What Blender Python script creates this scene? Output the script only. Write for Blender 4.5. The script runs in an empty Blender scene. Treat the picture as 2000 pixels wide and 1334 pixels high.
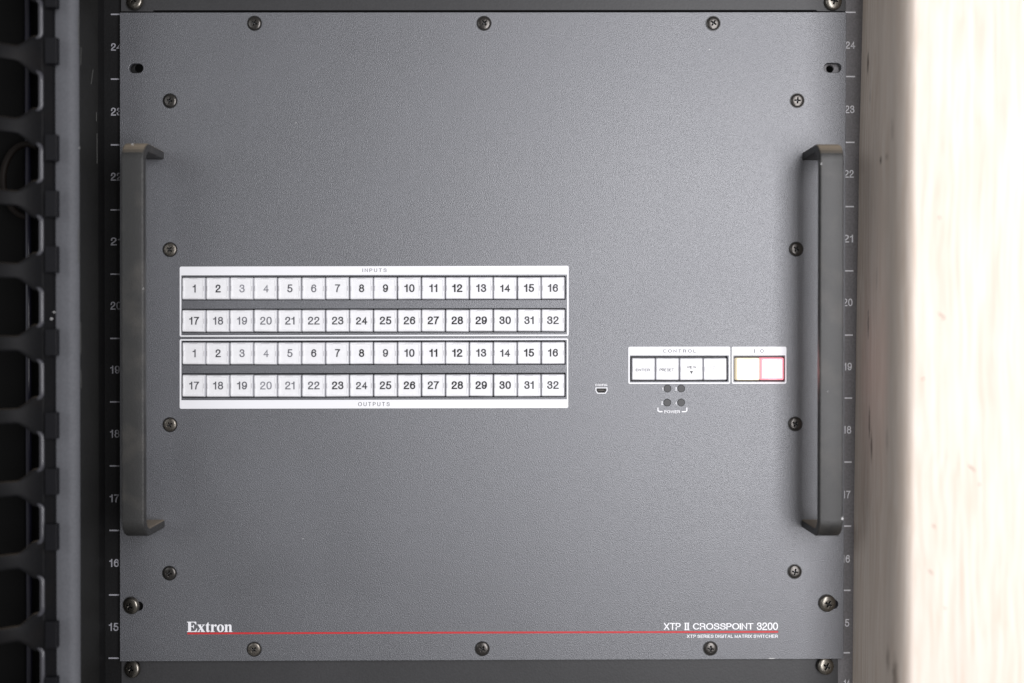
import bpy, bmesh, math, random, json
from mathutils import Vector, Matrix
S = bpy.context.scene
C = S.collection
random.seed(7)

# ------------------------------------------------------------------ camera
CAM = Vector((0.01713, -0.707, 0.00147))
PITCH, YAW, ROLL = -0.00659, -0.00396, -0.00046
M3 = (Matrix.Rotation(YAW, 3, 'Z') @ Matrix.Rotation(PITCH, 3, 'X') @ Matrix.Rotation(ROLL, 3, 'Y'))
FPX = 2020.0
cd = bpy.data.cameras.new('camera'); cam = bpy.data.objects.new('camera', cd); C.objects.link(cam)
cam.matrix_world = Matrix.Translation(CAM) @ Matrix((
    (M3[0][0], M3[0][2], -M3[0][1]), (M3[1][0], M3[1][2], -M3[1][1]), (M3[2][0], M3[2][2], -M3[2][1]))).to_4x4()
cd.sensor_width = 36; cd.lens = FPX / 2000 * 36
cd.clip_start = 0.01; cd.clip_end = 50
cd.dof.use_dof = True; cd.dof.focus_distance = 0.705; cd.dof.aperture_fstop = 1.4
S.camera = cam

def P(u, v, y=0.0):
    """point of the place, at depth y, for a measured position on the 2000x1334 photograph"""
    d = M3 @ Vector(((u - 1000) / FPX, 1.0, -(v - 667) / FPX))
    return CAM + d * ((y - CAM.y) / d.y)
PX = 0.35e-3           # one photo pixel on the panel plane, in metres

# ------------------------------------------------------------------ light
w = bpy.data.worlds.new('World'); S.world = w; w.use_nodes = True
w.node_tree.nodes['Background'].inputs[0].default_value = (0.97, 0.95, 0.94, 1)
w.node_tree.nodes['Background'].inputs[1].default_value = 0.23
def area(name, loc, target, sx, sy, power, col):
    l = bpy.data.lights.new(name, 'AREA'); l.shape = 'RECTANGLE'; l.size = sx; l.size_y = sy
    l.energy = power; l.color = col
    o = bpy.data.objects.new(name, l); C.objects.link(o); o.location = loc
    o.rotation_euler = (Vector(target) - Vector(loc)).to_track_quat('-Z', 'Y').to_euler()
    return o
area('window_light', (0.46, -1.02, 0.10), (0.14, 0, 0), 0.50, 1.1, 15, (0.985, 0.975, 1.0))
area('room_light', (-1.25, -1.2, 0.35), (0.1, 0, 0), 0.8, 0.8, 3.2, (0.93, 0.96, 1.0))
S.view_settings.view_transform = 'Standard'; S.view_settings.look = 'None'
S.view_settings.exposure = 0.0; S.view_settings.gamma = 1.0
S.view_settings.use_curve_mapping = False

# ------------------------------------------------------------------ materials
def mat(name, col, rough=0.5, metal=0.0, spec=0.5, emit=None, estr=0.0, coat=0.0):
    m = bpy.data.materials.new(name); m.use_nodes = True
    b = m.node_tree.nodes['Principled BSDF']
    b.inputs['Base Color'].default_value = (*col, 1); b.inputs['Roughness'].default_value = rough
    b.inputs['Metallic'].default_value = metal; b.inputs['Specular IOR Level'].default_value = spec
    if coat: b.inputs['Coat Weight'].default_value = coat
    if emit: b.inputs['Emission Color'].default_value = (*emit, 1); b.inputs['Emission Strength'].default_value = estr
    return m
def N(m, t, **k):
    n = m.node_tree.nodes.new(t)
    for a, v in k.items(): setattr(n, a, v)
    return n
def L(m, a, b): m.node_tree.links.new(a, b)
def textured(name, col, rough, scale, bump, var=0.15, spec=0.5, metal=0, dust=None, dist=0.0004, bigvar=0.12, rvar=0.08):
    """painted / powder coated surface: fine grain in bump and colour, wide soft unevenness, optional dust"""
    m = mat(name, col, rough, metal, spec); nt = m.node_tree; b = nt.nodes['Principled BSDF']
    tc = N(m, 'ShaderNodeTexCoord')
    n1 = N(m, 'ShaderNodeTexNoise'); n1.inputs['Scale'].default_value = scale; n1.inputs['Detail'].default_value = 3
    n2 = N(m, 'ShaderNodeTexNoise'); n2.inputs['Scale'].default_value = 14; n2.inputs['Detail'].default_value = 5
    for n in (n1, n2): L(m, tc.outputs['Object'], n.inputs['Vector'])
    r1 = N(m, 'ShaderNodeMapRange'); r1.inputs[1].default_value = 0.32; r1.inputs[2].default_value = 0.68
    r1.inputs[3].default_value = 1 - var; r1.inputs[4].default_value = 1 + var; L(m, n1.outputs[0], r1.inputs[0])
    r2 = N(m, 'ShaderNodeMapRange'); r2.inputs[1].default_value = 0.3; r2.inputs[2].default_value = 0.7
    r2.inputs[3].default_value = 1 - bigvar; r2.inputs[4].default_value = 1 + bigvar; L(m, n2.outputs[0], r2.inputs[0])
    mu = N(m, 'ShaderNodeMath', operation='MULTIPLY'); L(m, r1.outputs[0], mu.inputs[0]); L(m, r2.outputs[0], mu.inputs[1])
    vm = N(m, 'ShaderNodeVectorMath', operation='SCALE'); vm.inputs[0].default_value = col; L(m, mu.outputs[0], vm.inputs['Scale'])
    src = vm.outputs[0]
    if dust:
        n3 = N(m, 'ShaderNodeTexNoise'); n3.inputs['Scale'].default_value = 60; n3.inputs['Detail'].default_value = 8
        L(m, tc.outputs['Object'], n3.inputs['Vector'])
        r3 = N(m, 'ShaderNodeMapRange'); r3.inputs[1].default_value = 0.5; r3.inputs[2].default_value = 0.8
        r3.inputs[3].default_value = 0; r3.inputs[4].default_value = dust[1]; L(m, n3.outputs[0], r3.inputs[0])
        mx = N(m, 'ShaderNodeMix', data_type='RGBA'); L(m, r3.outputs[0], mx.inputs['Factor'])
        L(m, src, mx.inputs['A']); mx.inputs['B'].default_value = (*dust[0], 1); src = mx.outputs['Result']
    L(m, src, b.inputs['Base Color'])
    rr = N(m, 'ShaderNodeMapRange'); rr.inputs[3].default_value = rough - rvar; rr.inputs[4].default_value = rough + rvar
    L(m, n2.outputs[0], rr.inputs[0]); L(m, rr.outputs[0], b.inputs['Roughness'])
    bp = N(m, 'ShaderNodeBump'); bp.inputs['Strength'].default_value = bump; bp.inputs['Distance'].default_value = dist
    L(m, n1.outputs[0], bp.inputs['Height']); L(m, bp.outputs[0], b.inputs['Normal'])
    return m
PANEL = textured('grey_powder_coat', (0.051, 0.053, 0.061), 0.455, 1600, 1.0, 0.7, dist=0.00028, bigvar=0.14, spec=2.0, rvar=0.05)
PANEL.node_tree.nodes['Principled BSDF'].inputs['Specular Tint'].default_value = (0.955, 0.965, 1.0, 1)
HANDLE = textured('handle_paint', (0.013, 0.013, 0.0125), 0.5, 1300, 0.6, 0.4, dust=((0.07, 0.062, 0.052), 0.45), bigvar=0.2, spec=0.75)
def dust_and_bounce(m, col, amount):
    """dust on the upward facing sides; for the handles, also bounced light in the colour"""
    b = m.node_tree.nodes['Principled BSDF']; src = b.inputs['Base Color'].links[0].from_socket
    ge = N(m, 'ShaderNodeNewGeometry'); sp = N(m, 'ShaderNodeSeparateXYZ'); L(m, ge.outputs['True Normal'], sp.inputs[0])
    mr = N(m, 'ShaderNodeMapRange'); mr.inputs[1].default_value = 0.35; mr.inputs[2].default_value = 0.8; mr.inputs[4].default_value = amount
    L(m, sp.outputs['Z'], mr.inputs[0]); mx = N(m, 'ShaderNodeMix', data_type='RGBA'); L(m, mr.outputs[0], mx.inputs['Factor'])
    L(m, src, mx.inputs['A']); mx.inputs['B'].default_value = (*col, 1); L(m, mx.outputs['Result'], b.inputs['Base Color'])
dust_and_bounce(HANDLE, (0.33, 0.27, 0.20), 0.7)  # settled dust plus tan light bounced off the timber, painted in
RAIL_SHADED = textured('rail_paint_shaded', (0.0075, 0.0075, 0.008), 0.5, 700, 0.2, spec=0.25, bigvar=0.3)  # same paint on both rails; the left side's shade is put into the colour
RAIL = textured('rail_paint_lit', (0.19, 0.184, 0.192), 0.5, 700, 0.2, bigvar=0.1)  # same rail paint, lightened by the timber's reflection put into its colour
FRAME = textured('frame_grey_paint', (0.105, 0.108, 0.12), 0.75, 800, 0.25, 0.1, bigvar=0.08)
UNIT = textured('neighbour_paint', (0.036, 0.036, 0.038), 0.5, 800, 0.2, 0.1)
PLASTIC = textured('black_duct_plastic', (0.007, 0.007, 0.008), 0.5, 500, 0.15, 0.1, dust=((0.016, 0.013, 0.011), 0.3), spec=0.10)
PLAST_DUST = 1
TABM = textured('black_tab_plastic', (0.004, 0.004, 0.006), 0.5, 500, 0.1, 0.1, spec=0.25)
GLOSS = mat('glossy_black_lip', (0.05, 0.05, 0.06), 0.30, spec=0.8)
DARK = mat('dark_interior', (0.004, 0.004, 0.004), 0.9, spec=0.1)
BLACK = mat('black_plastic', (0.012, 0.012, 0.013), 0.4)
WHITE = mat('white_print', (0.90, 0.90, 0.93), 0.45)
RAILW = mat('rail_print', (0.88, 0.88, 0.92), 0.6)
RAILW_SHADED = mat('rail_print_shaded', (0.30, 0.30, 0.33), 0.6)  # white print with the left side's shade put into its colour
RED = mat('red_print', (0.55, 0.03, 0.035), 0.5)
LEDM = mat('unlit_indicator', (0.09, 0.09, 0.092), 0.55, spec=0.3)
SCREW = textured('black_oxide_steel', (0.085, 0.08, 0.075), 0.30, 1500, 0.1, 0.25, metal=0.9)
STEEL = textured('nickel_steel', (0.22, 0.205, 0.18), 0.32, 1200, 0.12, 0.25, metal=1.0)
RECESS = mat('screw_recess', (0.01, 0.01, 0.01), 0.5, 0.5)
CAPM = textured('button_white', (0.88, 0.88, 0.90), 0.25, 350, 0.10, 0.03, bigvar=0.03)
SKIRT = mat('button_clear_edge', (0.62, 0.62, 0.65), 0.15); 
NOTCH = mat('button_notch', (0.52, 0.51, 0.53), 0.3)
INKS = [mat('ink_%d' % i, (g, g, g * 1.12), 0.35) for i, g in enumerate((0.008, 0.02, 0.04, 0.07, 0.12, 0.18, 0.26))]  # paler steps put the glare of clear caps into the ink colour
PALE = mat('ink_pale', (0.5, 0.5, 0.52), 0.4)
THIN = mat('ink_thin', (0.015, 0.015, 0.03), 0.4)
BRASS = mat('port_shell', (0.06, 0.055, 0.05), 0.4, 0.6)

dust_and_bounce(PLASTIC, (0.10, 0.08, 0.06), 0.5)
def wood():
    m = mat('pine_wood', (0.4, 0.3, 0.2), 0.6, spec=0.3); b = m.node_tree.nodes['Principled BSDF']
    tc = N(m, 'ShaderNodeTexCoord'); mp = N(m, 'ShaderNodeMapping')
    mp.inputs['Scale'].default_value = (1, 1, 0.035); L(m, tc.outputs['Object'], mp.inputs['Vector'])
    wp = N(m, 'ShaderNodeTexNoise'); wp.inputs['Scale'].default_value = 9; wp.inputs['Detail'].default_value = 2
    L(m, tc.outputs['Object'], wp.inputs['Vector'])
    ad = N(m, 'ShaderNodeVectorMath', operation='MULTIPLY_ADD'); L(m, wp.outputs['Color'], ad.inputs[0])
    ad.inputs[1].default_value = (0.012, 0.012, 0.0); L(m, mp.outputs[0], ad.inputs[2])
    g = N(m, 'ShaderNodeTexNoise'); g.inputs['Scale'].default_value = 420; g.inputs['Detail'].default_value = 6
    L(m, ad.outputs[0], g.inputs['Vector'])
    big = N(m, 'ShaderNodeTexNoise'); big.inputs['Scale'].default_value = 60; big.inputs['Detail'].default_value = 3
    L(m, ad.outputs[0], big.inputs['Vector'])
    cr = N(m, 'ShaderNodeValToRGB'); L(m, g.outputs[0], cr.inputs[0])
    cr.color_ramp.elements[0].position = 0.30; cr.color_ramp.elements[0].color = (0.70, 0.585, 0.49, 1)
    cr.color_ramp.elements[1].position = 0.62; cr.color_ramp.elements[1].color = (0.82, 0.73, 0.65, 1)
    cb = N(m, 'ShaderNodeMapRange'); cb.inputs[1].default_value = .3; cb.inputs[2].default_value = .7
    cb.inputs[3].default_value = 0.94; cb.inputs[4].default_value = 1.04; L(m, big.outputs[0], cb.inputs[0])
    sc = N(m, 'ShaderNodeVectorMath', operation='SCALE'); L(m, cr.outputs[0], sc.inputs[0]); L(m, cb.outputs[0], sc.inputs['Scale'])
    src = sc.outputs[0]
    # knots and gum streaks: dark ellipses at their places along the post (y, z, half width, half height)
    for (u, v, yy, rw, rh, dk) in KNOTS:
        z = P(u, v, yy).z
        sub = N(m, 'ShaderNodeVectorMath', operation='SUBTRACT'); L(m, tc.outputs['Object'], sub.inputs[0]); sub.inputs[1].default_value = (0, yy, z)
        dv = N(m, 'ShaderNodeVectorMath', operation='MULTIPLY'); L(m, sub.outputs[0], dv.inputs[0]); dv.inputs[1].default_value = (0, 1 / rw, 1 / rh)
        nn = N(m, 'ShaderNodeTexNoise'); nn.inputs['Scale'].default_value = 300; L(m, tc.outputs['Object'], nn.inputs['Vector'])
        dn = N(m, 'ShaderNodeVectorMath', operation='MULTIPLY_ADD'); L(m, nn.outputs['Color'], dn.inputs[0]); dn.inputs[1].default_value = (0, 1.1, 1.1)
        L(m, dv.outputs[0], dn.inputs[2])
        of = N(m, 'ShaderNodeVectorMath', operation='SUBTRACT'); L(m, dn.outputs[0], of.inputs[0]); of.inputs[1].default_value = (0, .55, .55)
        ln = N(m, 'ShaderNodeVectorMath', operation='LENGTH'); L(m, of.outputs[0], ln.inputs[0])
        mr = N(m, 'ShaderNodeMapRange'); mr.inputs[1].default_value = 0.35; mr.inputs[2].default_value = 1.2
        mr.inputs[3].default_value = dk; mr.inputs[4].default_value = 0; L(m, ln.outputs['Value'], mr.inputs[0])
        mx = N(m, 'ShaderNodeMix', data_type='RGBA'); L(m, mr.outputs[0], mx.inputs['Factor']); L(m, src, mx.inputs['A'])
        mx.inputs['B'].default_value = (0.07, 0.04, 0.028, 1); src = mx.outputs['Result']
    L(m, src, b.inputs['Base Color'])
    bp = N(m, 'ShaderNodeBump'); bp.inputs['Strength'].default_value = 0.25; bp.inputs['Distance'].default_value = 0.0005
    L(m, g.outputs[0], bp.inputs['Height']); L(m, bp.outputs[0], b.inputs['Normal'])
    return m

# ------------------------------------------------------------------ helpers
def tag(o, label=None, cat=None, group=None, kind=None):
    if label: o['label'] = label
    if cat: o['category'] = cat
    if group: o['group'] = group
    if kind: o['kind'] = kind
    return o
def empty(name, loc, label, cat, group=None):
    o = bpy.data.objects.new(name, None); C.objects.link(o); o.location = loc; o.empty_display_size = 0.02
    return tag(o, label, cat, group)
def link(name, me, mats, parent=None, label=None):
    o = bpy.data.objects.new(name, me); C.objects.link(o)
    for m in (mats if isinstance(mats, (list, tuple)) else [mats]):
        me.materials.append(m)
    if parent is not None:
        o.parent = parent
        p = Matrix.Identity(4); q = parent
        o.matrix_parent_inverse = wmat(parent).inverted()
    if label: o['label'] = label
    return o
def wmat(o):
    m = Matrix.LocRotScale(o.location, o.rotation_euler, o.scale)
    if o.parent: m = wmat(o.parent) @ o.matrix_parent_inverse @ m
    return m
def rrect(x0, z0, x1, z1, r, n=5):
    pts = []
    for cx, cz, a in ((x1 - r, z1 - r, 0), (x0 + r, z1 - r, 90), (x0 + r, z0 + r, 180), (x1 - r, z0 + r, 270)):
        for i in range(n + 1):
            t = math.radians(a + 90 * i / n); pts.append((cx + r * math.cos(t), cz + r * math.sin(t)))
    return pts
def quad_r(u0, v0, u1, v1, r, y=0, dv=0.0, n=5):
    """rounded rectangle in photo pixels (dv: how much higher the right side is) -> xz points"""
    out = []
    for (u, v) in rrect(u0, v0, u1, v1, r, n):
        q = P(u, v - dv * (u - u0) / max(1, u1 - u0), y); out.append((q.x, q.z))
    return out
def circ(cx, cz, rx, rz=None, n=24):
    rz = rz or rx
    return [(cx + rx * math.cos(2 * math.pi * i / n), cz + rz * math.sin(2 * math.pi * i / n)) for i in range(n)]
def plate_mesh(loops, y_front, y_back, bevel=0.0):
    """outline with holes, as a solid sheet between y_front and y_back"""
    cu = bpy.data.curves.new('outline', 'CURVE'); cu.dimensions = '2D'; cu.fill_mode = 'BOTH'
    for lp in loops:
        s = cu.splines.new('POLY'); s.points.add(len(lp) - 1); s.use_cyclic_u = True
        for i, (x, z) in enumerate(lp): s.points[i].co = (x, z, 0, 1)
    th = (y_back - y_front); cu.extrude = th / 2 - bevel; cu.bevel_depth = bevel; cu.bevel_resolution = 1
    if bevel: cu.offset = -bevel
    ob = bpy.data.objects.new('tmp', cu); me = bpy.data.meshes.new_from_object(ob)
    bpy.data.objects.remove(ob); bpy.data.curves.remove(cu)
    me.transform(Matrix.Rotation(math.pi / 2, 4, 'X')); me.transform(Matrix.Translation((0, (y_front + y_back) / 2, 0)))
    return me
def plate(name, loops, y_front, y_back, m, parent=None, bevel=0.0, label=None):
    return link(name, plate_mesh(loops, y_front, y_back, bevel), m, parent, label)
def box_bm(bm, lo, hi, mi=0, bev=0.0):
    r = bmesh.ops.create_cube(bm, size=1.0)
    vs = r['verts']
    for v in vs:
        v.co = Vector([lo[k] + (v.co[k] + 0.5) * (hi[k] - lo[k]) for k in range(3)])
    fs = set(f for v in vs for f in v.link_faces)
    for f in fs: f.material_index = mi
    if bev:
        es = list(set(e for v in vs for e in v.link_edges))
        bmesh.ops.bevel(bm, geom=es, offset=bev, segments=2, affect='EDGES', profile=0.5)
def bmobj(name, bm, mats, parent=None, smooth=False, label=None):
    me = bpy.data.meshes.new(name); bm.to_mesh(me); bm.free()
    if smooth:
        for p in me.polygons: p.use_smooth = True
    return link(name, me, mats, parent, label)
# a plain grotesque lettering drawn with strokes: centre lines in a box one unit high
def _arc(cx, cy, rx, ry, a0, a1, n=14):
    return [(cx + rx * math.cos(math.radians(a0 + (a1 - a0) * i / n)), cy + ry * math.sin(math.radians(a0 + (a1 - a0) * i / n))) for i in range(n + 1)]
def _sup(cx, cy, rx, ry, e=0.85, n=28):
    out = []
    for i in range(n):
        t = 2 * math.pi * i / n; c, d = math.cos(t), math.sin(t)
        out.append((cx + rx * math.copysign(abs(c) ** e, c), cy + ry * math.copysign(abs(d) ** e, d)))
    return out + [out[0]]
def _cat(p, n=5):
    q = [p[0]] + list(p) + [p[-1]]; out = []
    for i in range(1, len(q) - 2):
        for k in range(n):
            t = k / n; r = []
            for c in (0, 1):
                p0, p1, p2, p3 = q[i - 1][c], q[i][c], q[i + 1][c], q[i + 2][c]
                r.append(0.5 * (2 * p1 + (p2 - p0) * t + (2 * p0 - 5 * p1 + 4 * p2 - p3) * t * t + (3 * p1 - p0 - 3 * p2 + p3) * t ** 3))
            out.append(tuple(r))
    return out + [p[-1]]
_six = [(.50, .76), (.44, .93), (.29, 1.0), (.13, .91), (.03, .68), (.01, .42), (.02, .28)]
G = {
 '0': (.52, [_sup(.26, .5, .26, .5)]),
 '1': (.34, [[(.25, 1.0), (.25, 0)], [(.0, .76), (.10, .775), (.18, .83), (.23, .92)]]),
 '2': (.52, [_cat([(.02, .68), (.06, .9), (.26, 1.0), (.46, .9), (.49, .7), (.40, .52), (.22, .36), (.06, .2), (.005, .0)]) + [(.53, 0)]]),
 '3': (.52, [_cat([(.03, .74), (.08, .93), (.25, 1.0), (.43, .93), (.47, .75), (.40, .58), (.20, .54)]), _cat([(.30, .54), (.46, .45), (.52, .28), (.45, .08), (.25, 0), (.06, .08), (0, .28)])]),
 '4': (.54, [[(.41, 0), (.41, .98), (.0, .30), (.56, .30)]]),
 '5': (.52, [[(.48, 1), (.10, 1), (.045, .52)] + _cat([(.045, .5), (.24, .62), (.44, .54), (.52, .33), (.45, .09), (.25, 0), (.07, .06), (0, .24)])[1:]]),
 '6': (.52, [_sup(.27, .31, .25, .31, .95), _cat(_six)]),
 '7': (.50, [[(0, 1), (.50, 1), (.49, .95)] + _cat([(.49, .95), (.33, .72), (.21, .42), (.15, 0)])[1:]]),
 '8': (.52, [_sup(.26, .765, .22, .235, .95), _sup(.26, .275, .26, .275, .95)]),
 '9': (.52, [_sup(.25, .69, .25, .31, .95), _cat([(.52 - x, 1 - y) for x, y in _six])]),
 'A': (.62, [[(0, 0), (.31, 1), (.62, 0)], [(.11, .33), (.51, .33)]]),
 'C': (.66, [_arc(.35, .5, .35, .5, 40, 320, 22)]),
 'D': (.60, [[(0, 0), (0, 1), (.28, 1)] + _arc(.28, .5, .32, .5, 90, -90)[1:] + [(0, 0), (0, .1)]]),
 'E': (.50, [[(.50, 1), (0, 1), (0, 0), (.52, 0)], [(0, .53), (.46, .53)]]),
 'F': (.48, [[(.50, 1), (0, 1), (0, 0)], [(0, .50), (.44, .50)]]),
 'G': (.68, [_arc(.35, .5, .35, .5, 42, 318, 22), [(.66, .02), (.66, .46), (.38, .46)]]),
 'H': (.56, [[(0, 0), (0, 1)], [(.56, 0), (.56, 1)], [(0, .52), (.56, .52)]]),
 'I': (.02, [[(0, 0), (0, 1)]]),
 'L': (.44, [[(0, 1), (0, 0), (.46, 0)]]),
 'M': (.70, [[(0, 0), (0, 1), (.35, .06), (.70, 1), (.70, 0)]]),
 'N': (.56, [[(0, 0), (0, 1), (.56, 0), (.56, 1)]]),
 'O': (.74, [_sup(.37, .5, .37, .5, .95)]),
 'P': (.52, [[(0, 0), (0, 1), (.28, 1)] + _arc(.28, .73, .24, .27, 90, -90, 10)[1:] + [(0, .46)]]),
 'R': (.58, [[(0, 0), (0, 1), (.30, 1)] + _arc(.30, .74, .24, .26, 90, -90, 10)[1:] + [(0, .48)], [(.32, .48), (.47, .42), (.52, .28), (.53, .1), (.57, 0)]]),
 'S': (.58, [_cat([(.55, .72), (.47, .92), (.28, 1), (.09, .92), (.03, .76), (.10, .61), (.28, .54), (.50, .43), (.57, .26), (.48, .07), (.28, 0), (.07, .08), (0, .29)])]),
 'T': (.56, [[(0, 1), (.56, 1)], [(.28, 1), (.28, 0)]]),
 'U': (.56, [[(0, 1), (0, .3)] + _arc(.28, .28, .28, .28, 180, 360, 12) + [(.56, 1)]]),
 'V': (.60, [[(0, 1), (.30, 0), (.60, 1)]]),
 'W': (.90, [[(0, 1), (.22, 0), (.45, 1), (.68, 0), (.90, 1)]]),
 'X': (.58, [[(0, 0), (.58, 1)], [(0, 1), (.58, 0)]]),
 '/': (.26, [[(0, -.04), (.26, 1.04)]]),
}
TEXTC = {}
def text_raw(s, bold=0.13, space=1.0):
    """flat ribbons for one line of lettering: bold is the stroke width, space stretches the gaps; third value is a tiny lift per stroke"""
    k = (s, bold, space)
    if k in TEXTC: return TEXTC[k]
    vs, fs = [], []; x = 0.0; h = bold / 2; lift = 0
    for c in s:
        if c == ' ': x += 0.30 * space; continue
        wd, strokes = G[c]
        for st in strokes:
            pts = []
            for p in st:
                if not pts or math.hypot(p[0] - pts[-1][0], p[1] - pts[-1][1]) > 1e-4: pts.append(p)
            closed = len(pts) > 3 and math.hypot(pts[0][0] - pts[-1][0], pts[0][1] - pts[-1][1]) < 1e-3
            if closed: pts = pts[:-1]
            n = len(pts); base = len(vs)
            for i in range(n):
                p = pts[i]; a = pts[i - 1] if (i or closed) else None; b = pts[(i + 1) % n] if (i < n - 1 or closed) else None
                def dr(p, q): d = math.hypot(q[0] - p[0], q[1] - p[1]); return ((q[0] - p[0]) / d, (q[1] - p[1]) / d)
                d1 = dr(a, p) if a else dr(p, b); d2 = dr(p, b) if b else d1
                n1 = (-d1[1], d1[0]); n2 = (-d2[1], d2[0]); mx, my = n1[0] + n2[0], n1[1] + n2[1]
                l = math.hypot(mx, my)
                if l < 0.3: mx, my, l = n1[0], n1[1], 1.0
                mx, my = mx / l, my / l; cosv = max(0.42, mx * n1[0] + my * n1[1]); q = h / cosv
                # open ends are cut square, half a stroke beyond their point
                ex = (0, 0)
                if not a: ex = (-d1[0] * h, -d1[1] * h)
                elif not b: ex = (d1[0] * h, d1[1] * h)
                for sg in (1, -1): vs.append(Vector((x + p[0] + ex[0] + sg * mx * q, p[1] + ex[1] + sg * my * q, lift)))
            for i in range(n if closed else n - 1):
                j = (i + 1) % n; fs.append((base + 2 * i, base + 2 * i + 1, base + 2 * j + 1, base + 2 * j))
            lift = (lift + 1) % 3
        x += wd + 0.28 * space
    TEXTC[k] = (vs, fs); return TEXTC[k]
def text(name, s, box, y, m, parent, bold=0.13, space=1.0, th=0.00008, dv=0.0, clip=None):
    """writing fitted into a box of photo pixels (u0, vtop, u1, vbottom), a thin layer of paint at depth y"""
    vs, fs = text_raw(s, bold, space)
    x0 = min(v.x for v in vs); x1 = max(v.x for v in vs); z0 = min(v.y for v in vs); z1 = max(v.y for v in vs)
    u0, vt, u1, vb = box
    bm = bmesh.new(); nv = []
    for v in vs:
        a = (v.x - x0) / (x1 - x0); b = (v.y - z0) / (z1 - z0)
        q = P(u0 + a * (u1 - u0), vb + (vt - vb) * b - dv * a, y - 0.000006 * v.z); nv.append(bm.verts.new(q))
    for f in fs:
        try: bm.faces.new([nv[i] for i in f])
        except ValueError: pass
    bm.normal_update()
    for f in bm.faces:
        if f.normal.y > 0: f.normal_flip()
    return bmobj(name, bm, m, parent)
def digits_box(s, cu_, cv_, h, wide=0.70, gap=1.0):
    vs, _ = text_raw(s, 0.13, gap)
    x0 = min(v.x for v in vs); x1 = max(v.x for v in vs); z0 = min(v.y for v in vs); z1 = max(v.y for v in vs)
    wd = (x1 - x0) / (z1 - z0) * h * wide
    return (cu_ - wd / 2, cv_ - h / 2, cu_ + wd / 2, cv_ + h / 2)

def screw_mesh(R, dome, cross_len, cross_w, depth, name):
    """pan head with a sunk cross, lathe-like height field; faces -Y"""
    bm = bmesh.new(); n = 60; grid = {}
    def h(x, z):
        r = math.hypot(x, z)
        if r > R * 0.999: return 0.0
        t = r / R
        d = dome * (1 - t ** 4) ** 0.5 * (0.9 + 0.1 * (1 - t * t))
        k = cross_w * (1.0 - 0.25 * r / cross_len)
        if (abs(x) < k and abs(z) < cross_len) or (abs(z) < k and abs(x) < cross_len) or r < cross_w * 1.5:
            d -= depth * (1 - 0.45 * min(1, r / cross_len))
        return d
    for i in range(n + 1):
        for j in range(n + 1):
            a = 2 * i / n - 1; b = 2 * j / n - 1
            x = a * math.sqrt(1 - b * b / 2) * R; z = b * math.sqrt(1 - a * a / 2) * R
            grid[i, j] = (bm.verts.new((x, -h(x, z), z)), x, z)
    for i in range(n):
        for j in range(n):
            q = [grid[i, j], grid[i + 1, j], grid[i + 1, j + 1], grid[i, j + 1]]
            f = bm.faces.new([k[0] for k in q])
            cx = sum(k[1] for k in q) / 4; cz = sum(k[2] for k in q) / 4
            inc = (abs(cx) < cross_w and abs(cz) < cross_len) or (abs(cz) < cross_w and abs(cx) < cross_len)
            if inc: f.material_index = 1
            f.smooth = not inc
    # rim wall down to the panel
    rim = [grid[i, 0][0] for i in range(n)] + [grid[n, j][0] for j in range(n)] + [grid[n - i, n][0] for i in range(n)] + [grid[0, n - j][0] for j in range(n)]
    lo = [bm.verts.new(v.co + Vector((0, dome * 0.55, 0))) for v in rim]
    for i in range(len(rim)):
        j = (i + 1) % len(rim); bm.faces.new((rim[i], lo[i], lo[j], rim[j])).smooth = True
    bmesh.ops.recalc_face_normals(bm, faces=bm.faces[:])
    me = bpy.data.meshes.new(name); bm.to_mesh(me); bm.free()
    # make sure the head faces the viewer side
    if sum(p.normal.y for p in me.polygons) > 0: me.flip_normals()
    return me
def washer_dark(R): pass

# ------------------------------------------------------------------ surroundings (dark inside of the rack)
bm = bmesh.new(); box_bm(bm, (-0.6, 0.20, -0.5), (0.6, 0.22, 0.5))
o = bmobj('background', bm, DARK); tag(o, kind='structure')

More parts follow.
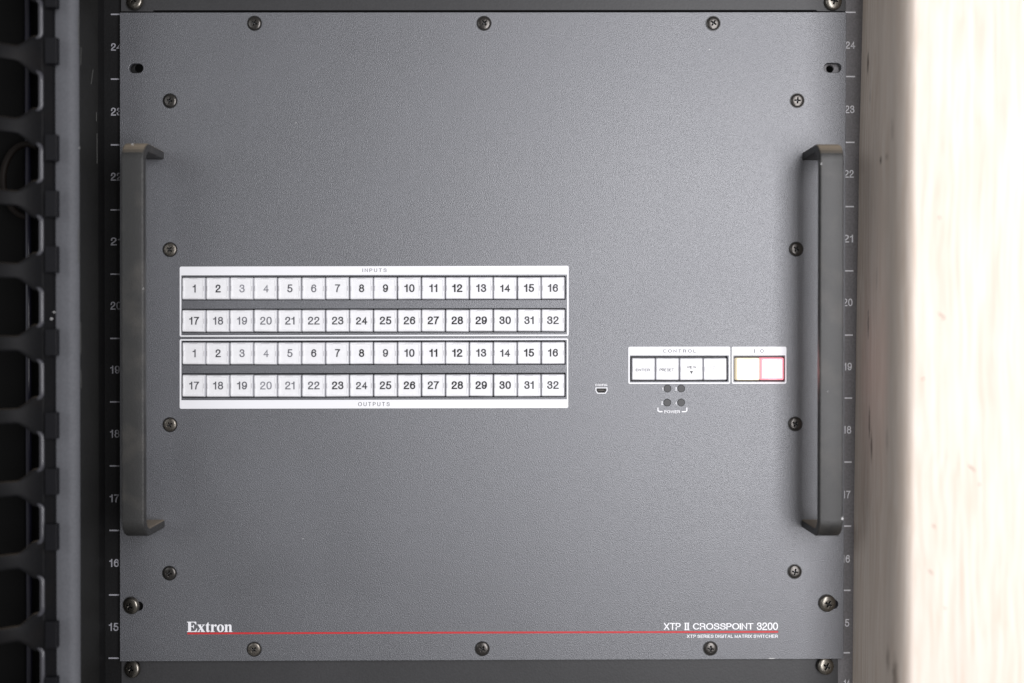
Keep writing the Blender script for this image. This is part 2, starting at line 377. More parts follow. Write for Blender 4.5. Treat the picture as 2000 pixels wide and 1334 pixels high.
# ------------------------------------------------------------------ rack
rack = empty('equipment_rack', (0, 0.05, -0.3), 'dark steel rack uprights with numbered height marks on both sides of the switcher', 'rack')
RY = 0.0045
def rail_bits(side):
    lefty = side < 0
    if lefty:
        outer = [(P(196, -90, RY).x, P(0, -90, RY).z), (P(300, -90, RY).x, P(0, -90, RY).z), (P(300, 1424, RY).x, P(0, 1424, RY).z), (P(194, 1424, RY).x, P(0, 1424, RY).z)]
        holes = [circ(P(270, 133, RY).x, P(0, 133, RY).z, 7.2 * PX)]
        m, wm = RAIL_SHADED, RAILW_SHADED
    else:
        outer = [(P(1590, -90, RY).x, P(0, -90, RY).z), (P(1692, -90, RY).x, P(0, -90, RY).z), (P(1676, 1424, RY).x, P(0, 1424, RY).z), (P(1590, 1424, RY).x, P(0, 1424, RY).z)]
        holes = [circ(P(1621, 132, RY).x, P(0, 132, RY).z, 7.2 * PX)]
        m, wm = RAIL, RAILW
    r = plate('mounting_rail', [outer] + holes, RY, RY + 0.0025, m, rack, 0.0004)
    y = RY - 0.00015
    if lefty:
        ticks = [28, 154.5, 283, 410, 535.5, 661, 785, 910, 1036, 1162, 1285.5]
        nums = [91, 218, 345, 471.5, 597, 722, 847, 973.5, 1099.5, 1224.5]
        u0 = lambda v: 216.5 - 4.5 * (v / 1285) ** 2; u1 = lambda v: 236 - 3.5 * (v / 1285); nh = 15.5
    else:
        ticks = [24, 149.5, 278, 403.5, 529, 654.5, 777.5, 902.5, 1027.5, 1153, 1275]
        nums = [87.5, 213.5, 339.5, 466, 590.5, 716, 839.5, 966, 1091.5, 1216.5]
        u0 = lambda v: 1652 - 13 * (v / 1285); u1 = lambda v: 1671.5 - 11.5 * (v / 1285); nh = 15.0
    for t in ticks:
        a, b_ = P(u0(t) + (0 if lefty else -2), t - 1.4, y), P(u1(t), t + 1.4, y)
        bm = bmesh.new(); box_bm(bm, (a.x, y, b_.z), (b_.x, y + 0.0001, a.z)); bmobj('tick_mark', bm, wm, r)
    for k, v in enumerate(nums):
        s = str(24 - k); b0 = u0(v) + (0 if lefty else 0.5)
        wdt = (21.5 if lefty else 18.5) * (0.88 if s[0] == '1' else 1)
        if not lefty and s[0] == '1': b0 = u0(v) + 0.5 + 18.5 * 0.12
        text('rail_number', s, (b0, v - nh / 2, b0 + wdt, v + nh / 2), y, wm, r, bold=0.17)
    if not lefty:
        text('rail_number', '14', (1648, 1326, 1660, 1341), y, wm, r, bold=0.17)
    return r
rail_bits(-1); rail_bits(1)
# left upright: rolled sheet steel, its face well in front of the rails
FY = -0.046
def strip_profile(name, prof, m, parent, vt=-110, vb=1444, smooth=True, label=None):
    """vertical extrusion of an (x, y) profile"""
    zt, zb = P(0, vt, 0).z, P(0, vb, 0).z
    bm = bmesh.new(); a = [bm.verts.new((x, y, zt)) for x, y in prof]; b = [bm.verts.new((x, y, zb)) for x, y in prof]
    n = len(prof)
    for i in range(n):
        f = bm.faces.new((a[i], a[(i + 1) % n], b[(i + 1) % n], b[i])); f.smooth = smooth
    bm.faces.new(a); bm.faces.new(list(reversed(b)))
    bmesh.ops.recalc_face_normals(bm, faces=bm.faces[:])
    return bmobj(name, bm, m, parent, label=label)
def arc(cx, cy, r, a0, a1, n=6):
    return [(cx + r * math.cos(math.radians(a0 + (a1 - a0) * i / n)), cy + r * math.sin(math.radians(a0 + (a1 - a0) * i / n))) for i in range(n + 1)]
xl, xr = P(84, 667, FY).x, P(149, 667, FY).x
R_ = 0.0055
prof = [(xl, FY)] + arc(xr - R_, FY + R_, R_, -90, 0, 8) + [(xr - 0.003, FY + R_)] + [(xr - 0.003, FY + R_ + 0.001), (xl, FY + 0.004)]
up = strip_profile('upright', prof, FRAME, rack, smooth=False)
UP_SHADE = textured('upright_side_shade', (0.011, 0.011, 0.0105), 0.55, 800, 0.2, 0.15, spec=0.3, bigvar=0.35)  # upright's own paint, darkened: the shade of this side is in the colour
strip_profile('side_wall', [(xr - 0.0022, FY + R_ + 0.0001), (xr, FY + R_ + 0.0001), (xr, -0.010), (xr - 0.0022, -0.010)], UP_SHADE, rack, smooth=False)
# return lip behind the upright and the dark channel beside the rail
xa = P(192, 667, -0.009).x
prof = [(xr - 0.0015, -0.0094), (P(197, 667, 0.012).x, -0.0094 + 0.001), (P(197, 667, 0.012).x, 0.03), (xr - 0.0015, 0.03)]
strip_profile('channel_wall', prof, RAIL_SHADED, rack, smooth=False)
# scratches on the inner side of the upright
for (u, v, dy, ln, rot) in ((153, 60, 0.0045, 0.018, 2), (157, 110, 0.008, 0.012, -6), (181, 150, 0.026, 0.011, -18), (153, 480, 0.004, 0.022, 0), (156, 660, 0.0065, 0.02, 1), (157, 740, 0.007, 0.012, 3), (187, 228, 0.033, 0.006, 0), (190, 290, 0.034, 0.02, 0)):
    z = P(u, v, FY + dy).z
    bm = bmesh.new(); box_bm(bm, (-0.0001, -0.00028, -ln / 2), (0.00012, 0.00028, ln / 2))
    o = bmobj('scratch', bm, SCR if 'SCR' in globals() else mat('bare_scratch', (0.10, 0.10, 0.095), 0.6), up)
    SCR = o.data.materials[0]
    o.location = (xr, FY + dy, z); o.rotation_euler = (math.radians(rot), 0, 0)

# ------------------------------------------------------------------ matrix switcher
sw = empty('matrix_switcher', (0, 0, P(0, 1290, 0).z), 'grey rack-mounted switcher with two bar handles and rows of white numbered buttons', 'switcher')
corners = [(233.7, 24.2), (1653.2, 23.4), (1647.8, 1287.2), (233.8, 1292.2)]
outer = [(P(u, v).x, P(u, v).z) for u, v in corners]
ROWS = [(542.0, 586.0), (604.8, 649.3), (668.2, 712.8), (731.0, 776.2)]
def slot(u0, v0, u1, v1): return quad_r(u0, v0, u1, v1, (v1 - v0) / 2 - 0.3, n=7)
holes = [slot(252, 124, 279.5, 142.5), slot(1609.5, 123, 1643, 141.5), slot(246, 1175, 279, 1193), slot(1603, 1171, 1637, 1189.5)]
for (a, b_) in ROWS: holes.append(quad_r(355.6, a - 1.3, 1104.3, b_ + 0.3, 1.2, dv=1.2))
holes += [quad_r(1231.6, 696.3, 1421, 744.6, 1.5, dv=.3), quad_r(1434.4, 696.3, 1532, 744.4, 1.5)]
LEDS = [(1303.6, 758.8, '1'), (1330.4, 758.8, '3'), (1303.2, 786.3, '2'), (1330.4, 786.3, '4')]
for (u, v, s) in LEDS: holes.append(circ(P(u, v).x, P(u, v).z, 6.9 * PX))
usb = [(1165, 758.5), (1184.5, 758.5), (1184.5, 763), (1181.5, 767), (1168, 767), (1165, 763)]
holes.append([(P(u, v).x, P(u, v).z) for u, v in usb])
fp = plate('front_panel', [outer] + holes, 0.0, 0.0032, PANEL, sw, 0.0003)
# dark housing behind the openings
for (u0, v0, u1, v1) in ((340, 530, 1118, 788), (1222, 688, 1545, 800), (1155, 748, 1195, 778)):
    a, b_ = P(u0, v0), P(u1, v1)
    bm = bmesh.new(); box_bm(bm, (a.x, 0.0040, b_.z), (b_.x, 0.02, a.z)); bmobj('housing', bm, BLACK, sw)
# white printed frames
def frame(outer_q, inner_q, dv):
    lo = quad_r(*outer_q, 3.0, dv=dv); li = quad_r(*inner_q, 0.8, dv=dv)
    return plate('printed_frame', [lo, li], -0.00022, -0.00002, WHITE, sw)
fA = frame((351.2, 520.8, 1110.6, 657.6), (354.3, 537.8, 1107.6, 655.0), 1.7)
fB = frame((351.2, 662.6, 1109.8, 798.4), (354.3, 665.2, 1107.2, 781.6), 1.6)
fC = frame((1227.2, 677.3, 1426.0, 749.6), (1229.8, 694.0, 1423.6, 747.2), 0.2)
fD = frame((1429.2, 677.3, 1535.8, 749.4), (1431.8, 694.0, 1533.4, 747.0), 0.2)
TY = -0.00030
text('lettering', 'INPUTS', (708, 524.0, 755, 531.6), TY, THIN, fA, bold=0.11, space=1.75)
text('lettering', 'OUTPUTS', (699.5, 785.4, 761, 793.2), TY, THIN, fB, bold=0.11, space=1.75)
text('lettering', 'CONTROL', (1294.5, 681.7, 1359.5, 689.3), TY, THIN, fC, bold=0.15, space=2.0)
text('lettering', 'I', (1473.2, 681.8, 1474.8, 689.2), TY, THIN, fD, bold=0.15)
text('lettering', '/', (1479, 681.8, 1481.6, 689.2), TY, PALE, fD, bold=0.08)
text('lettering', 'O', (1484.8, 681.8, 1491.6, 689.2), TY, THIN, fD, bold=0.15)

# buttons
def button_mesh(name, edge=3):
    """clear-edged cap, 45 px wide, standing proud of the panel; origin at its middle on the panel plane"""
    hw = 22.85 * PX; hh = 21.7 * PX
    bm = bmesh.new()
    lv = [(0.0, 1.0, 0.006), (0.0, 1.0, -0.0006), (0.9, 1.0, -0.00145), (2.0, 1.0, -0.0018), (4.6, 1.0, -0.0018), (5.2, 1, -0.0015), (6.0, 1, -0.0015)]
    rings = []
    for (ins, _, y) in lv:
        i = ins * PX; r = max(0.3, 2.2 - ins * 0.3) * PX
        rings.append([bm.verts.new((x, y, z)) for x, z in rrect(-hw + i, -hh + i, hw - i, hh - i, r, 3)])
    for k in range(len(rings) - 1):
        a, b = rings[k], rings[k + 1]
        for i in range(len(a)):
            f = bm.faces.new((a[i], a[(i + 1) % len(a)], b[(i + 1) % len(a)], b[i])); f.material_index = 1 if k < edge else 0
    f = bm.faces.new(rings[-1]); f.material_index = 0
    # moulded clips in the clear edge
    d = 0.00008
    for (x0, z0, x1, z1) in ((-9, -20.6, 9, -19.4), (-8, 19.0, 8, 19.8), (-20.6, -5, -19.6, 5), (19.6, -5, 20.6, 5)):
        box_bm(bm, (x0 * PX, -0.0018 - d, z0 * PX), (x1 * PX, -0.0012, z1 * PX), 2)
    bmesh.ops.recalc_face_normals(bm, faces=bm.faces[:])
    me = bpy.data.meshes.new(name); bm.to_mesh(me); bm.free(); return me
BM = button_mesh('button_cap')
for m in (CAPM, SKIRT, NOTCH): BM.materials.append(m)
def button(u, v, label, me=None, tilt=0.6):
    o = bpy.data.objects.new('button', me or BM); C.objects.link(o)
    o.parent = sw; o.matrix_parent_inverse = wmat(sw).inverted()
    o.location = P(u + random.uniform(-0.35, 0.35), v + random.uniform(-0.3, 0.3)) + Vector((0, random.uniform(-0.0003, 0.0003), 0))
    o.rotation_euler = (math.radians(random.uniform(-tilt, tilt) * 2), math.radians(random.uniform(-tilt, tilt)), math.radians(random.uniform(-tilt, tilt) * 2))
    o['label'] = label
    return o
rows_txt = ['upper input row', 'lower input row', 'upper output row', 'lower output row']
for ri, (a, b_) in enumerate(ROWS):
    for k in range(16):
        n = k + 1 + (16 if ri % 2 else 0)
        u = 379.3 + k * 46.72; v = (a + b_) / 2 - 1.2 * k / 15
        bt = button(u, v, 'white button numbered %d in the %s' % (n, rows_txt[ri]))
        g = max(0, min(6, (4, 3, 5, 6, 5, 4, 3, 2, 2, 2, 1, 0, 1, 1, 1, 1)[k] + random.choice((-1, 0, 0, 1))))  # paler numbers by column stand in for cap glare
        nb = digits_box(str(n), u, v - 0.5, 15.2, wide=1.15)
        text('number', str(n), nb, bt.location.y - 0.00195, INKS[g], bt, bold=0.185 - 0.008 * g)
for k, (lab, s) in enumerate((('lettered ENTER', 'ENTER'), ('lettered PRESET', 'PRESET'), ('lettered VIEW with a down arrow', 'VIEW'), ('with faint ESC lettering', 'ESC'))):
    u = 1256.0 + k * 46.6; v = 720.6
    bt = button(u, v, 'white control button ' + lab)
    y = bt.location.y - 0.00195
    if s == 'ENTER': text('lettering', s, (1242, 719.3, 1270, 725.6), y, INKS[4], bt, 0.14)
    if s == 'PRESET': text('lettering', s, (1288.5, 719.3, 1316.5, 725.6), y, INKS[3], bt, 0.14)
    if s == 'VIEW':
        text('lettering', s, (1341.5, 714.0, 1360.5, 720.4), y, INKS[3], bt, 0.14)
        bm = bmesh.new(); bm.faces.new([bm.verts.new(P(*q, y)) for q in ((1347.5, 724.6), (1350.7, 730.4), (1354, 724.6))]); bmobj('arrow_mark', bm, INKS[0], bt)
    if s == 'ESC': text('lettering', s, (1388.5, 714.5, 1403, 721.0), y, PALE, bt, 0.11)
for k, (lab, ec, sc, es) in enumerate((('button glowing warm amber white', (1.0, 0.72, 0.42), (1.0, 0.86, 0.62), 0.6), ('button glowing red', (1.0, 0.30, 0.32), (1.0, 0.30, 0.36), 1.0))):
    me = button_mesh('lit_cap', 3 + k)
    me.materials.append(mat('lit_cap_%d' % k, (0.8, 0.8, 0.8), 0.3, emit=ec, estr=(2.0, 6.5)[k]))
    me.materials.append(mat('lit_edge_%d' % k, tuple(c * 0.6 for c in sc), 0.3, emit=sc, estr=es))
    me.materials.append(mat('lit_notch_%d' % k, sc, 0.3, emit=sc, estr=es * 0.6))
    button(1459.6 + k * 47.2, 720.4, 'square ' + lab, me, 0.1)

# indicators, port, legends
for (u, v, s) in LEDS:
    bm = bmesh.new(); bmesh.ops.create_cone(bm, cap_ends=True, segments=28, radius1=6.85 * PX, radius2=6.6 * PX, depth=0.0035)
    bmesh.ops.rotate(bm, verts=bm.verts, matrix=Matrix.Rotation(math.pi / 2, 3, 'X'))
    bmesh.ops.translate(bm, verts=bm.verts, vec=P(u, v) + Vector((0, 0.0018 - 0.0003, 0)))
    bmobj('indicator_light', bm, LEDM, sw)
    text('lettering', s, (u - 11.6 - (0 if s != '1' else -1), v - 3.4 + .8, u - 8.0, v + 3.4 + .8), -0.00012, WHITE, fp, bold=0.17)
text('lettering', 'POWER', (1297.5, 800.8, 1328, 807.4), -0.00012, WHITE, fp, bold=0.17)
for (q) in (((1284, 796), (1286, 796), (1286, 801.5), (1288, 803), (1294, 803), (1294, 805), (1287.2, 805), (1284, 802.5)),
            ((1342.5, 796), (1340.5, 796), (1340.5, 801.5), (1338.5, 803), (1331.5, 803), (1331.5, 805), (1339.3, 805), (1342.5, 802.5))):
    plate('bracket_mark', [[(P(*a).x, P(*a).z) for a in q]], -0.00012, -0.00002, WHITE, fp)
cx, cv = 1174.7, 762.8
grow = lambda k: [(P(cx + (u - cx) * k, cv + (v - cv) * (1 + (k - 1) * 2.0)).x, P(cx + (u - cx) * k, cv + (v - cv) * (1 + (k - 1) * 2.0)).z) for u, v in usb]
port = plate('usb_port', [grow(1.20), grow(1.02)], -0.0002, -0.00002, WHITE, sw)
plate('port_shell', [grow(0.97), grow(0.80)], 0.0006, 0.0038, BLACK, port)
bm = bmesh.new(); a, b_ = P(1168.5, 761.2), P(1181, 763.6); box_bm(bm, (a.x, 0.001, b_.z), (b_.x, 0.0038, a.z)); bmobj('contact_tongue', bm, BRASS, port)
text('lettering', 'CONFIG', (1162.5, 749.6, 1186, 754.2), -0.00012, WHITE, fp, bold=0.19)
text('lettering', 'XTP', (1296.2, 1216.3, 1329.5, 1230.6), -0.00012, WHITE, fp, bold=0.155, space=.75)
II = [[(0, 0), (9.6, 0), (9.6, 1.4), (8.6, 1.4), (8.6, 13), (9.6, 13), (9.6, 14.4), (0, 14.4), (0, 13), (1.0, 13), (1.0, 1.4), (0, 1.4)], [(3.6, 1.4), (6.0, 1.4), (6.0, 13), (3.6, 13)]]
plate('lettering', [[(P(1336.6 + x, 1230.6 - z).x, P(1336.6 + x, 1230.6 - z).z) for x, z in lp] for lp in II], -0.00012, -0.00002, WHITE, fp)
text('lettering', 'CROSSPOINT', (1353.3, 1216.0, 1471.5, 1230.7), -0.00012, WHITE, fp, bold=0.155, space=.75)
text('lettering', '3200', (1478, 1215.8, 1519.5, 1230.4), -0.00012, WHITE, fp, bold=0.155, space=.75)
text('lettering', 'XTP SERIES DIGITAL MATRIX SWITCHER', (1341.4, 1238.9, 1519.3, 1246.4), -0.00012, WHITE, fp, bold=0.17)
plate('red_line', [[(P(u, v).x, P(u, v).z) for u, v in ((366, 1235.3), (943, 1233.6), (1519.8, 1232.2), (1519.8, 1235.8), (943, 1237.2), (366, 1238.9))]], -0.00010, -0.00002, RED, fp)
LET = {
 'E': (365.3, [[(0,0),(0,1.2),(2.2,1.8),(2.2,18.2),(0,18.8),(0,20),(18,20),(18.3,14.5),(17,14.3),(15.5,17),(13,18.5),(8,18.6),(8,11.2),(10.5,11.3),(12,12.3),(12.6,14.2),(13.6,14.2),(13.6,6.6),(12.6,6.6),(12,8.8),(10.5,9.8),(8,9.9),(8,1.5),(13.5,1.6),(17,3.5),(18.6,7),(19.8,6.8),(18.8,0)]]),
 'x': (385.8, [[(0,14.5),(7.5,14.5),(7.5,13.4),(6.4,13),(8.2,9.8),(10.6,13),(9.3,13.4),(9.3,14.5),(14.2,14.5),(14.2,13.4),(12.6,13),(9,8),(13.2,1.6),(14.6,1.1),(14.6,0),(6.6,0),(6.6,1.1),(7.8,1.5),(5.8,4.9),(3.4,1.6),(4.8,1.1),(4.8,0),(-.4,0),(-.4,1.1),(1.2,1.6),(5,6.6),(1.2,13),(0,13.4)]]),
 't': (400.8, [[(0,12.8),(3,15),(5.2,18.6),(6.6,18.6),(6.6,14.5),(9,14.5),(9,12.9),(6.6,12.9),(6.6,3.4),(7,2.2),(8,2.2),(9,3),(9.6,2.2),(8,.4),(5.5,-.3),(3.2,.4),(2.2,2.6),(2.2,12.9)]]),
 'r': (411.2, [[(0,0),(0,1.1),(1.6,1.6),(1.6,12.6),(0,13.2),(0,14.1),(6,14.8),(6,11.8),(8,14.2),(10,14.9),(11.8,14.2),(12.2,12.2),(11.2,10.4),(9.4,10.3),(8.6,11.6),(7.4,11.9),(6,9.8),(6,1.6),(8,1.1),(8,0)]]),
 'o': (423.6, [circ(7, 7.2, 7, 7.6), circ(7, 7.2, 2.6, 6.2)]),
 'n': (438.2, [[(0,0),(0,1.1),(1.5,1.6),(1.5,12.6),(0,13.2),(0,14.1),(5.8,14.8),(5.8,12.4),(8,14.2),(10.6,14.9),(13.2,13.9),(14,11),(14,1.6),(15.6,1.1),(15.6,0),(8.6,0),(8.6,1.1),(9.7,1.6),(9.7,10.4),(9.2,12),(8,12.3),(5.8,10.6),(5.8,1.6),(6.9,1.1),(6.9,0)]])}
for k, (u, lps) in LET.items():
    plate('lettering', [[(P(u + x, 1234.2 - z).x, P(u + x, 1234.2 - z).z) for x, z in lp] for lp in lps], -0.00012, -0.00002, WHITE, fp)

# panel screws
SM = screw_mesh(13.2 * PX, 0.0013, 5.8 * PX, 1.35 * PX, 0.0016, 'screw_head'); SM.materials.append(SCREW); SM.materials.append(RECESS)
SCREW_WORN = textured('worn_oxide_steel', (0.17, 0.155, 0.135), 0.36, 900, 0.2, 0.5, metal=0.9, bigvar=0.3)
SMW = SM.copy(); SMW.materials[0] = SCREW_WORN
RINGM = plate_mesh([circ(0, 0, 14.6 * PX, n=40), circ(0, 0, 12.9 * PX, n=40)], -0.00014, -0.00002)
RINGM.materials.append(BLACK)
def put_screw(me, u, v, y, rot, parent, tx=0, tz=0, ring=True):
    o = bpy.data.objects.new('screw', me); C.objects.link(o); o.parent = parent; o.matrix_parent_inverse = wmat(parent).inverted()
    o.location = P(u, v, y); o.rotation_mode = 'XYZ'; o.rotation_euler = (math.radians(tx), math.radians(rot), math.radians(tz))
    if ring:
        r = bpy.data.objects.new('countersink', RINGM); C.objects.link(r); r.parent = o
    return o
for (u, v, rot) in ((497, 45.5, 25), (945.5, 45.5, 50), (1393, 45.5, 33), (332, 197, 15), (332, 487.5, 40), (332, 829.5, 60), (331, 1119.5, 5),
                    (1557, 196.5, 3), (1555, 486.5, 35), (1553, 828, 32), (1552, 1116.5, 12), (496.5, 1268, 42), (942, 1267, 30), (1387.5, 1266.5, 4)):
    put_screw(SMW if int(u + v) % 3 == 0 else SM, u, v, -0.0002, rot, sw, random.uniform(-2, 2), random.uniform(-2, 2))
SB = screw_mesh(17.0 * PX, 0.0022, 7.2 * PX, 1.8 * PX, 0.0024, 'pan_screw_head'); SB.materials.append(STEEL); SB.materials.append(RECESS)
put_screw(SB, 255.5, 1183, -0.0012, 20, sw, 4, -14, False); put_screw(SB, 1616.0, 1178.5, -0.0010, 28, sw, 5, 10, False)

# bar handles: one bent flat bar each
def handle(u0, u1, label):
    xa, xb = P(u0, 667).x, P(u1, 667).x
    zt, zb = P(1000, 296.5).z, P(1000, 1030.5).z; th = 0.0055; Y = -0.040; R = 0.012
    path = [(0.0, zt - th / 2)]
    path += [(Y + R + 0 * i, 0) for i in ()]
    def arcp(cy, cz, r, a0, a1, n=8): return [(cy + r * math.cos(math.radians(a0 + (a1 - a0) * i / n)), cz + r * math.sin(math.radians(a0 + (a1 - a0) * i / n))) for i in range(n + 1)]
    r = R - th / 2
    path = [(0.0, zt - th / 2)] + arcp(Y + R, zt - R, r, 90, 180) + arcp(Y + R, zb + R, r, 180, 270) + [(0.0, zb + th / 2)]
    bm = bmesh.new(); rings = []
    sec = rrect(-(xb - xa) / 2, -th / 2, (xb - xa) / 2, th / 2, 0.0011, 3)
    for i, (y, z) in enumerate(path):
        a = path[max(0, i - 1)]; b = path[min(len(path) - 1, i + 1)]
        t = Vector((b[0] - a[0], b[1] - a[1])).normalized()
        if i == 0 or i == len(path) - 1: t = Vector((-1, 0)) if i == 0 else Vector((1, 0))
        nrm = Vector((-t.y, t.x))
        rings.append([bm.verts.new(((xa + xb) / 2 + sx, y + nrm.x * sz, z + nrm.y * sz)) for sx, sz in sec])
    for k in range(len(rings) - 1):
        for i in range(len(sec)):
            j = (i + 1) % len(sec); bm.faces.new((rings[k][i], rings[k][j], rings[k + 1][j], rings[k + 1][i])).smooth = True
    bm.faces.new(rings[0]); bm.faces.new(rings[-1]); bmesh.ops.recalc_face_normals(bm, faces=bm.faces[:])
    o = bmobj('handle', bm, HANDLE, sw)
    md = o.modifiers.new('e', 'EDGE_SPLIT'); md.split_angle = math.radians(35)
    return o
handle(279, 321, None); handle(1566.5, 1611, None)

# ------------------------------------------------------------------ neighbours in the rack
upu = empty('rack_unit', (0, 0, P(0, 22).z), 'grey rack unit above the switcher, only its lower edge showing', 'rack unit', 'plain rack units above and below')
q = [(236, -90), (1652, -90), (1652, 22.0), (1596, 22.0), (1594, 19.6), (300, 19.6), (298, 22.4), (236, 22.4)]
plate('front_panel', [[(P(*a, 0.0008).x, P(*a, 0.0008).z) for a in q]], 0.0008, 0.0038, UNIT, upu, 0.0003)
put_screw(SB, 263, 2.5, -0.0009, 35, upu, -12, -18, False); put_screw(SB, 1627.5, 3.0, -0.0006, 10, upu, 0, 4, False)
lou = empty('rack_unit', (0, 0, P(0, 1400).z), 'darker grey rack unit below the switcher, only its upper edge showing', 'rack unit', 'plain rack units above and below')
q = [(236, 1282), (1637.5, 1282), (1637.5, 1424), (236, 1424)]
plate('front_panel', [[(P(*a, 0.0026).x, P(*a, 0.0034).z) for a in q]], 0.0034, 0.0044, UNIT, lou, 0.0003)
put_screw(SB, 258, 1306.5, 0.0006, 15, lou, -8, -20, False); put_screw(SB, 1612.5, 1300.8, 0.0010, 30, lou, -6, 6, False)

# ------------------------------------------------------------------ cable manager on the left
cm = empty('cable_manager', (P(90, 667, -0.05).x, -0.05, P(0, 1334).z), 'black plastic cable duct with curved fingers running up the left side of the rack', 'cable manager')
CY = -0.0505
pitch = 140.9
cent = [107 - pitch + pitch * i for i in range(11)]        # centre of each arm, photo rows at the duct
def px(u, y=CY): return P(u, 667, y).x
# edge strip with long rounded openings between it and the arms
strip_profile('edge_strip', [(px(82), CY + 0.0015)] + arc(px(82) + 0.0012, CY + 0.0012, 0.0012, 180, 270, 4) + [(px(103.5), CY), (px(103.5), CY + 0.007), (px(82), CY + 0.007)], PLASTIC, cm, smooth=False)
def finger(vc):
    zc = P(0, vc, CY).z; bm = bmesh.new(); n = 44; x0, x1 = px(86), px(-75)
    rows = []
    for i in range(n + 1):
        t = i / n; x = x0 + (x1 - x0) * t
        y = CY - 0.0004 - 0.058 * (t ** 2.0)
        uu = (1 - t) * 86 + t * -75
        # half height: wide root, hollow curve, slim arm
        d = max(0.0, 86 - uu)
        h = 15.0 + 22.5 * (1 - min(1, max(0, d - 20) / 26.0) ** 1.1) ** 1.2
        rows.append((x, y, h * PX * 0.93))
    prof_n = 8; rings = []
    for (x, y, h) in rows:
        th = 0.0028; ring = []
        for k in range(prof_n * 2):
            a = 2 * math.pi * (k + 0.5) / (prof_n * 2)
            ca, sa = math.cos(a), math.sin(a)
            ex = 0.35
            ring.append(bm.verts.new((x, y + th * math.copysign(abs(ca) ** ex, ca) + th, zc + h * math.copysign(abs(sa) ** ex, sa))))
        rings.append(ring)
    m = len(rings[0])
    for k in range(len(rings) - 1):
        for i in range(m):
            bm.faces.new((rings[k][i], rings[k][(i + 1) % m], rings[k + 1][(i + 1) % m], rings[k + 1][i])).smooth = True
    bm.faces.new(rings[0]); bm.faces.new(rings[-1]); bmesh.ops.recalc_face_normals(bm, faces=bm.faces[:])
    bmobj('finger', bm, PLASTIC, cm)
for vc in cent: finger(vc)
# shiny rolled lips at the right end of each opening
def tube(name, pts, r, m, parent, seg=10, label=None):
    bm = bmesh.new(); rings = []
    for i, p in enumerate(pts):
        t = (Vector(pts[min(i + 1, len(pts) - 1)]) - Vector(pts[max(i - 1, 0)])).normalized()
        n1 = t.cross(Vector((0, 1, 0))); n1 = n1.normalized() if n1.length > 1e-4 else Vector((1, 0, 0)); n2 = t.cross(n1)
        rings.append([bm.verts.new(Vector(p) + r * (math.cos(2 * math.pi * k / seg) * n1 + math.sin(2 * math.pi * k / seg) * n2)) for k in range(seg)])
    for a, b in zip(rings, rings[1:]):
        for k in range(seg): bm.faces.new((a[k], a[(k + 1) % seg], b[(k + 1) % seg], b[k])).smooth = True
    bm.faces.new(rings[0]); bm.faces.new(rings[-1]); bmesh.ops.recalc_face_normals(bm, faces=bm.faces[:])
    return bmobj(name, bm, m, parent, label=label)
for i in range(10):
    v0, v1 = cent[i] + 37, cent[i + 1] - 37
    pts = [(px(72), CY + 0.001, P(0, v0 - 6, CY).z), (px(78), CY + 0.001, P(0, v0 - 2, CY).z)] + [(px(81.5), CY + 0.0005, P(0, v0 + 4 + (v1 - v0 - 8) * k / 6, CY).z) for k in range(7)] + [(px(78), CY + 0.001, P(0, v1 + 2, CY).z), (px(72), CY + 0.001, P(0, v1 + 6, CY).z)]
    tube('opening_lip', pts, 0.0017, GLOSS, cm)
# notched tabs over the upright
for v in (-13, 97, 287, 397, 506, 669, 832, 942, 1051, 1242, 1351):
    a = P(85, v - 26, CY - 0.005); b_ = P(108.8, v + 26, CY - 0.005)
    bm = bmesh.new(); box_bm(bm, (a.x, CY - 0.0035, b_.z), (b_.x, CY + 0.001, a.z), 0, 0.0004); bmobj('tab', bm, TABM, cm)
# inner wall seen through the openings
strip_profile('inner_wall', [(px(-120, -0.01), -0.012), (P(56, 667, -0.012).x - 0.002, -0.012)] + arc(P(56, 667, -0.012).x, -0.010, 0.002, -90, 0, 5) + [(P(60, 667, -0.012).x, 0.01), (px(-120, -0.01), 0.01)], DARK, cm, smooth=False)
strip_profile('inner_edge', arc(P(56, 667, -0.02).x, -0.02, 0.0020, 0, 330, 11), mat('dull_black_edge', (0.012, 0.012, 0.022), 0.3), cm)
strip_profile('back_edge_strip', [(P(60, 667, -0.018).x, -0.018), (P(92, 667, -0.018).x, -0.018), (P(92, 667, -0.018).x, -0.014), (P(60, 667, -0.018).x, -0.014)], DARK, cm, smooth=False)
# looped cable inside the duct
c0 = P(52, 352, -0.022)
pts = [(c0.x + 0.0165 * math.cos(math.radians(a)), c0.y + 0.00001 * a, c0.z + 0.024 * math.sin(math.radians(a))) for a in range(60, 271, 10)]
CAB = mat('brown_cable', (0.006, 0.004, 0.003), 0.65, spec=0.15)
o = tube('cable', pts, 0.0022, CAB, None); tag(o, 'thin dark brown cable looped inside the cable duct behind its fingers', 'cable')

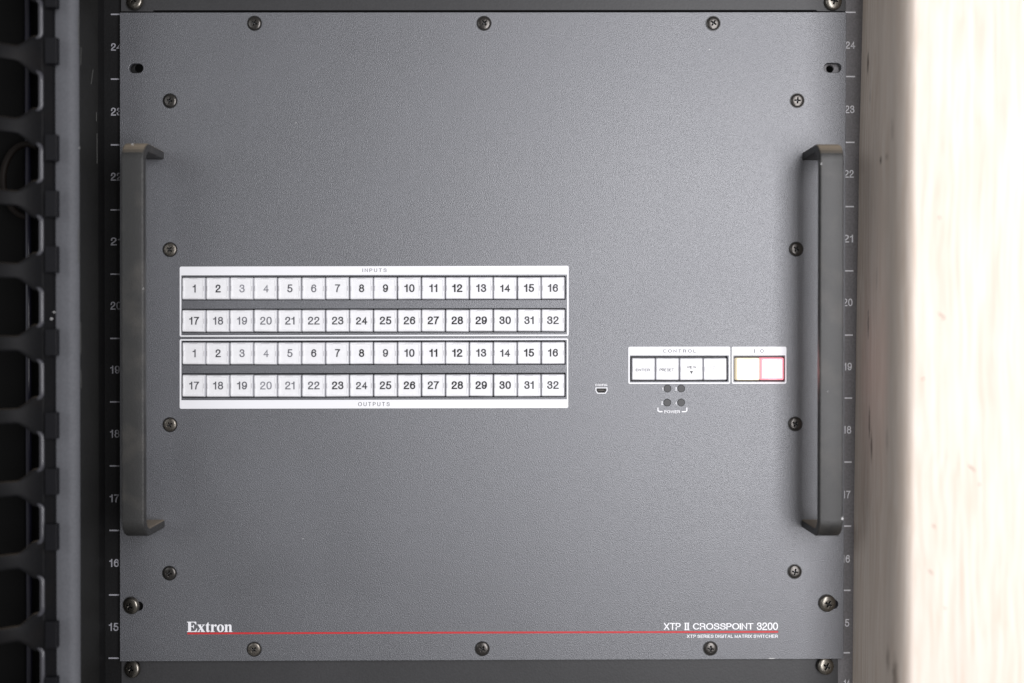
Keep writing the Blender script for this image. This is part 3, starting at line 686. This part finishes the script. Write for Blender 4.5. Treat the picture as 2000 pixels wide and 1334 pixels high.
# ------------------------------------------------------------------ timber post on the right
KNOTS = [(1707, 125, -0.012, 0.0022, 0.0075, 0.85), (1712, 190, -0.018, 0.0012, 0.006, .3), (1735, 312, -0.041, 0.0017, 0.0032, 0.9), (1752, 306, -0.052, 0.0030, 0.0026, .28),
         (1701, 632, -0.020, 0.0018, 0.011, 0.55), (1702, 828, -0.024, 0.0020, 0.012, 0.65), (1707, 872, -0.028, 0.0020, 0.010, .75), (1757, 1322, -0.070, 0.0035, 0.014, .6), (1743, 1287, -0.06, 0.003, 0.009, .45),
         (1745, 860, -0.056, 0.0020, 0.009, .3), (1760, 255, -0.062, 0.0015, 0.008, .35), (1722, 545, -0.035, 0.0015, 0.009, .25)]
WOOD = wood()
bm = bmesh.new(); secs = []
for v in (-110, 300, 667, 1000, 1444):
    t = (v + 0) / 1334
    ub = 1689 - 25 * min(1, max(0, t)) ** 0.6 if t < 1 else 1664; uf = 1780 - 9 * t
    yb, yf = 0.012, -0.083
    xb = P(ub, v, RY).x; xf = P(uf, v, yf + 0.012).x - 0.003; z = P(0, v, 0).z; R = 0.022; RX = 0.0075; xf = P(uf + 14, v, yf).x - RX
    row = [(xb + 0.12, yb, z), (xb, yb, z), (xb + (xf - xb) * 0.5, -0.015, z)]
    row += [(xf + RX - RX * math.cos(math.radians(a)), yf + R - R * math.sin(math.radians(a)), z) for a in range(0, 91, 6)]
    row += [(xf + 0.12, yf, z)]
    secs.append([bm.verts.new(p) for p in row])
for a, b in zip(secs, secs[1:]):
    for i in range(len(a)): bm.faces.new((a[i], a[(i + 1) % len(a)], b[(i + 1) % len(a)], b[i])).smooth = True
bm.faces.new(secs[0]); bm.faces.new(secs[-1]); bmesh.ops.recalc_face_normals(bm, faces=bm.faces[:])
o = bmobj('wooden_post', bm, WOOD); md = o.modifiers.new('e', 'EDGE_SPLIT'); md.split_angle = math.radians(40)
tag(o, 'pale knotty timber board standing upright along the right side of the rack', 'wooden post')

# ------------------------------------------------------------------ chips and specks where paint is knocked off
CHIP = mat('bare_metal_chip', (0.5, 0.5, 0.5), 0.35)
def chip(u, v, y, w, h, parent, ang=0):
    bm = bmesh.new(); c = P(u, v, y); k = 7; random.seed(int(u * 7 + v))
    ps = []
    for i in range(k):
        a = 2 * math.pi * i / k; q = random.uniform(0.6, 1.0)
        x, z = w * PX / 2 * q * math.cos(a), h * PX / 2 * q * math.sin(a)
        ps.append(bm.verts.new((c.x + x * math.cos(ang) - z * math.sin(ang), y, c.z + x * math.sin(ang) + z * math.cos(ang))))
    f = bm.faces.new(ps); bm.normal_update()
    if f.normal.y > 0: f.normal_flip()
    bmobj('paint_chip', bm, CHIP, parent)
for a in ((1507, 1286.0, -0.00006, 17, 2.2, sw), (1645.5, 1013, -0.0402, 5, 7, sw), (280, 564, -0.0402, 3, 3, sw), (259, 281.8, -0.0405, 6, 2.5, sw),
          (578, 240, -0.00006, 3, 2.5, sw), (592, 1052, -0.00006, 2.5, 2, sw), (1386, 97, -0.00006, 4, 2, sw), (105.5, 609.5, -0.0509, 6, 3, cm), (101, 622.5, -0.0509, 6, 5, cm),
          (155, 289, FY - 0.0003, 4, 1.5, rack), (1604, 320, -0.0402, 2, 4, sw), (1617, 765, -0.0402, 2, 2, sw)):
    chip(*a)

# faint dents and pencil-like scratches on the bright face of the timber
post = bpy.data.objects['wooden_post']; DENT = mat('timber_dent', (0.36, 0.26, 0.21), 0.7)
for (u, v, ln, rot) in ((1835, 425, 7, 80), (1838, 615, 16, 35), (1843, 622, 9, 140), (1896, 912, 15, 45), (1902, 918, 9, 50), (1824, 1028, 11, 60), (1818, 1117, 14, 48), (1913, 946, 6, 50), (1846, 1188, 6, 50), (1803, 740, 9, 0)):
    q = P(u, v, -0.0831); bm = bmesh.new(); k = ln * PX
    vs_ = [bm.verts.new(p) for p in ((-k / 2, 0, 0), (0, 0, -0.0005), (k / 2, 0, 0.0001), (k * 0.1, 0, 0.0005))]
    f = bm.faces.new(vs_); bm.normal_update()
    if f.normal.y > 0: f.normal_flip()
    o = bmobj('dent', bm, DENT, post); o.location = q; o.rotation_euler = (0, math.radians(rot), 0)
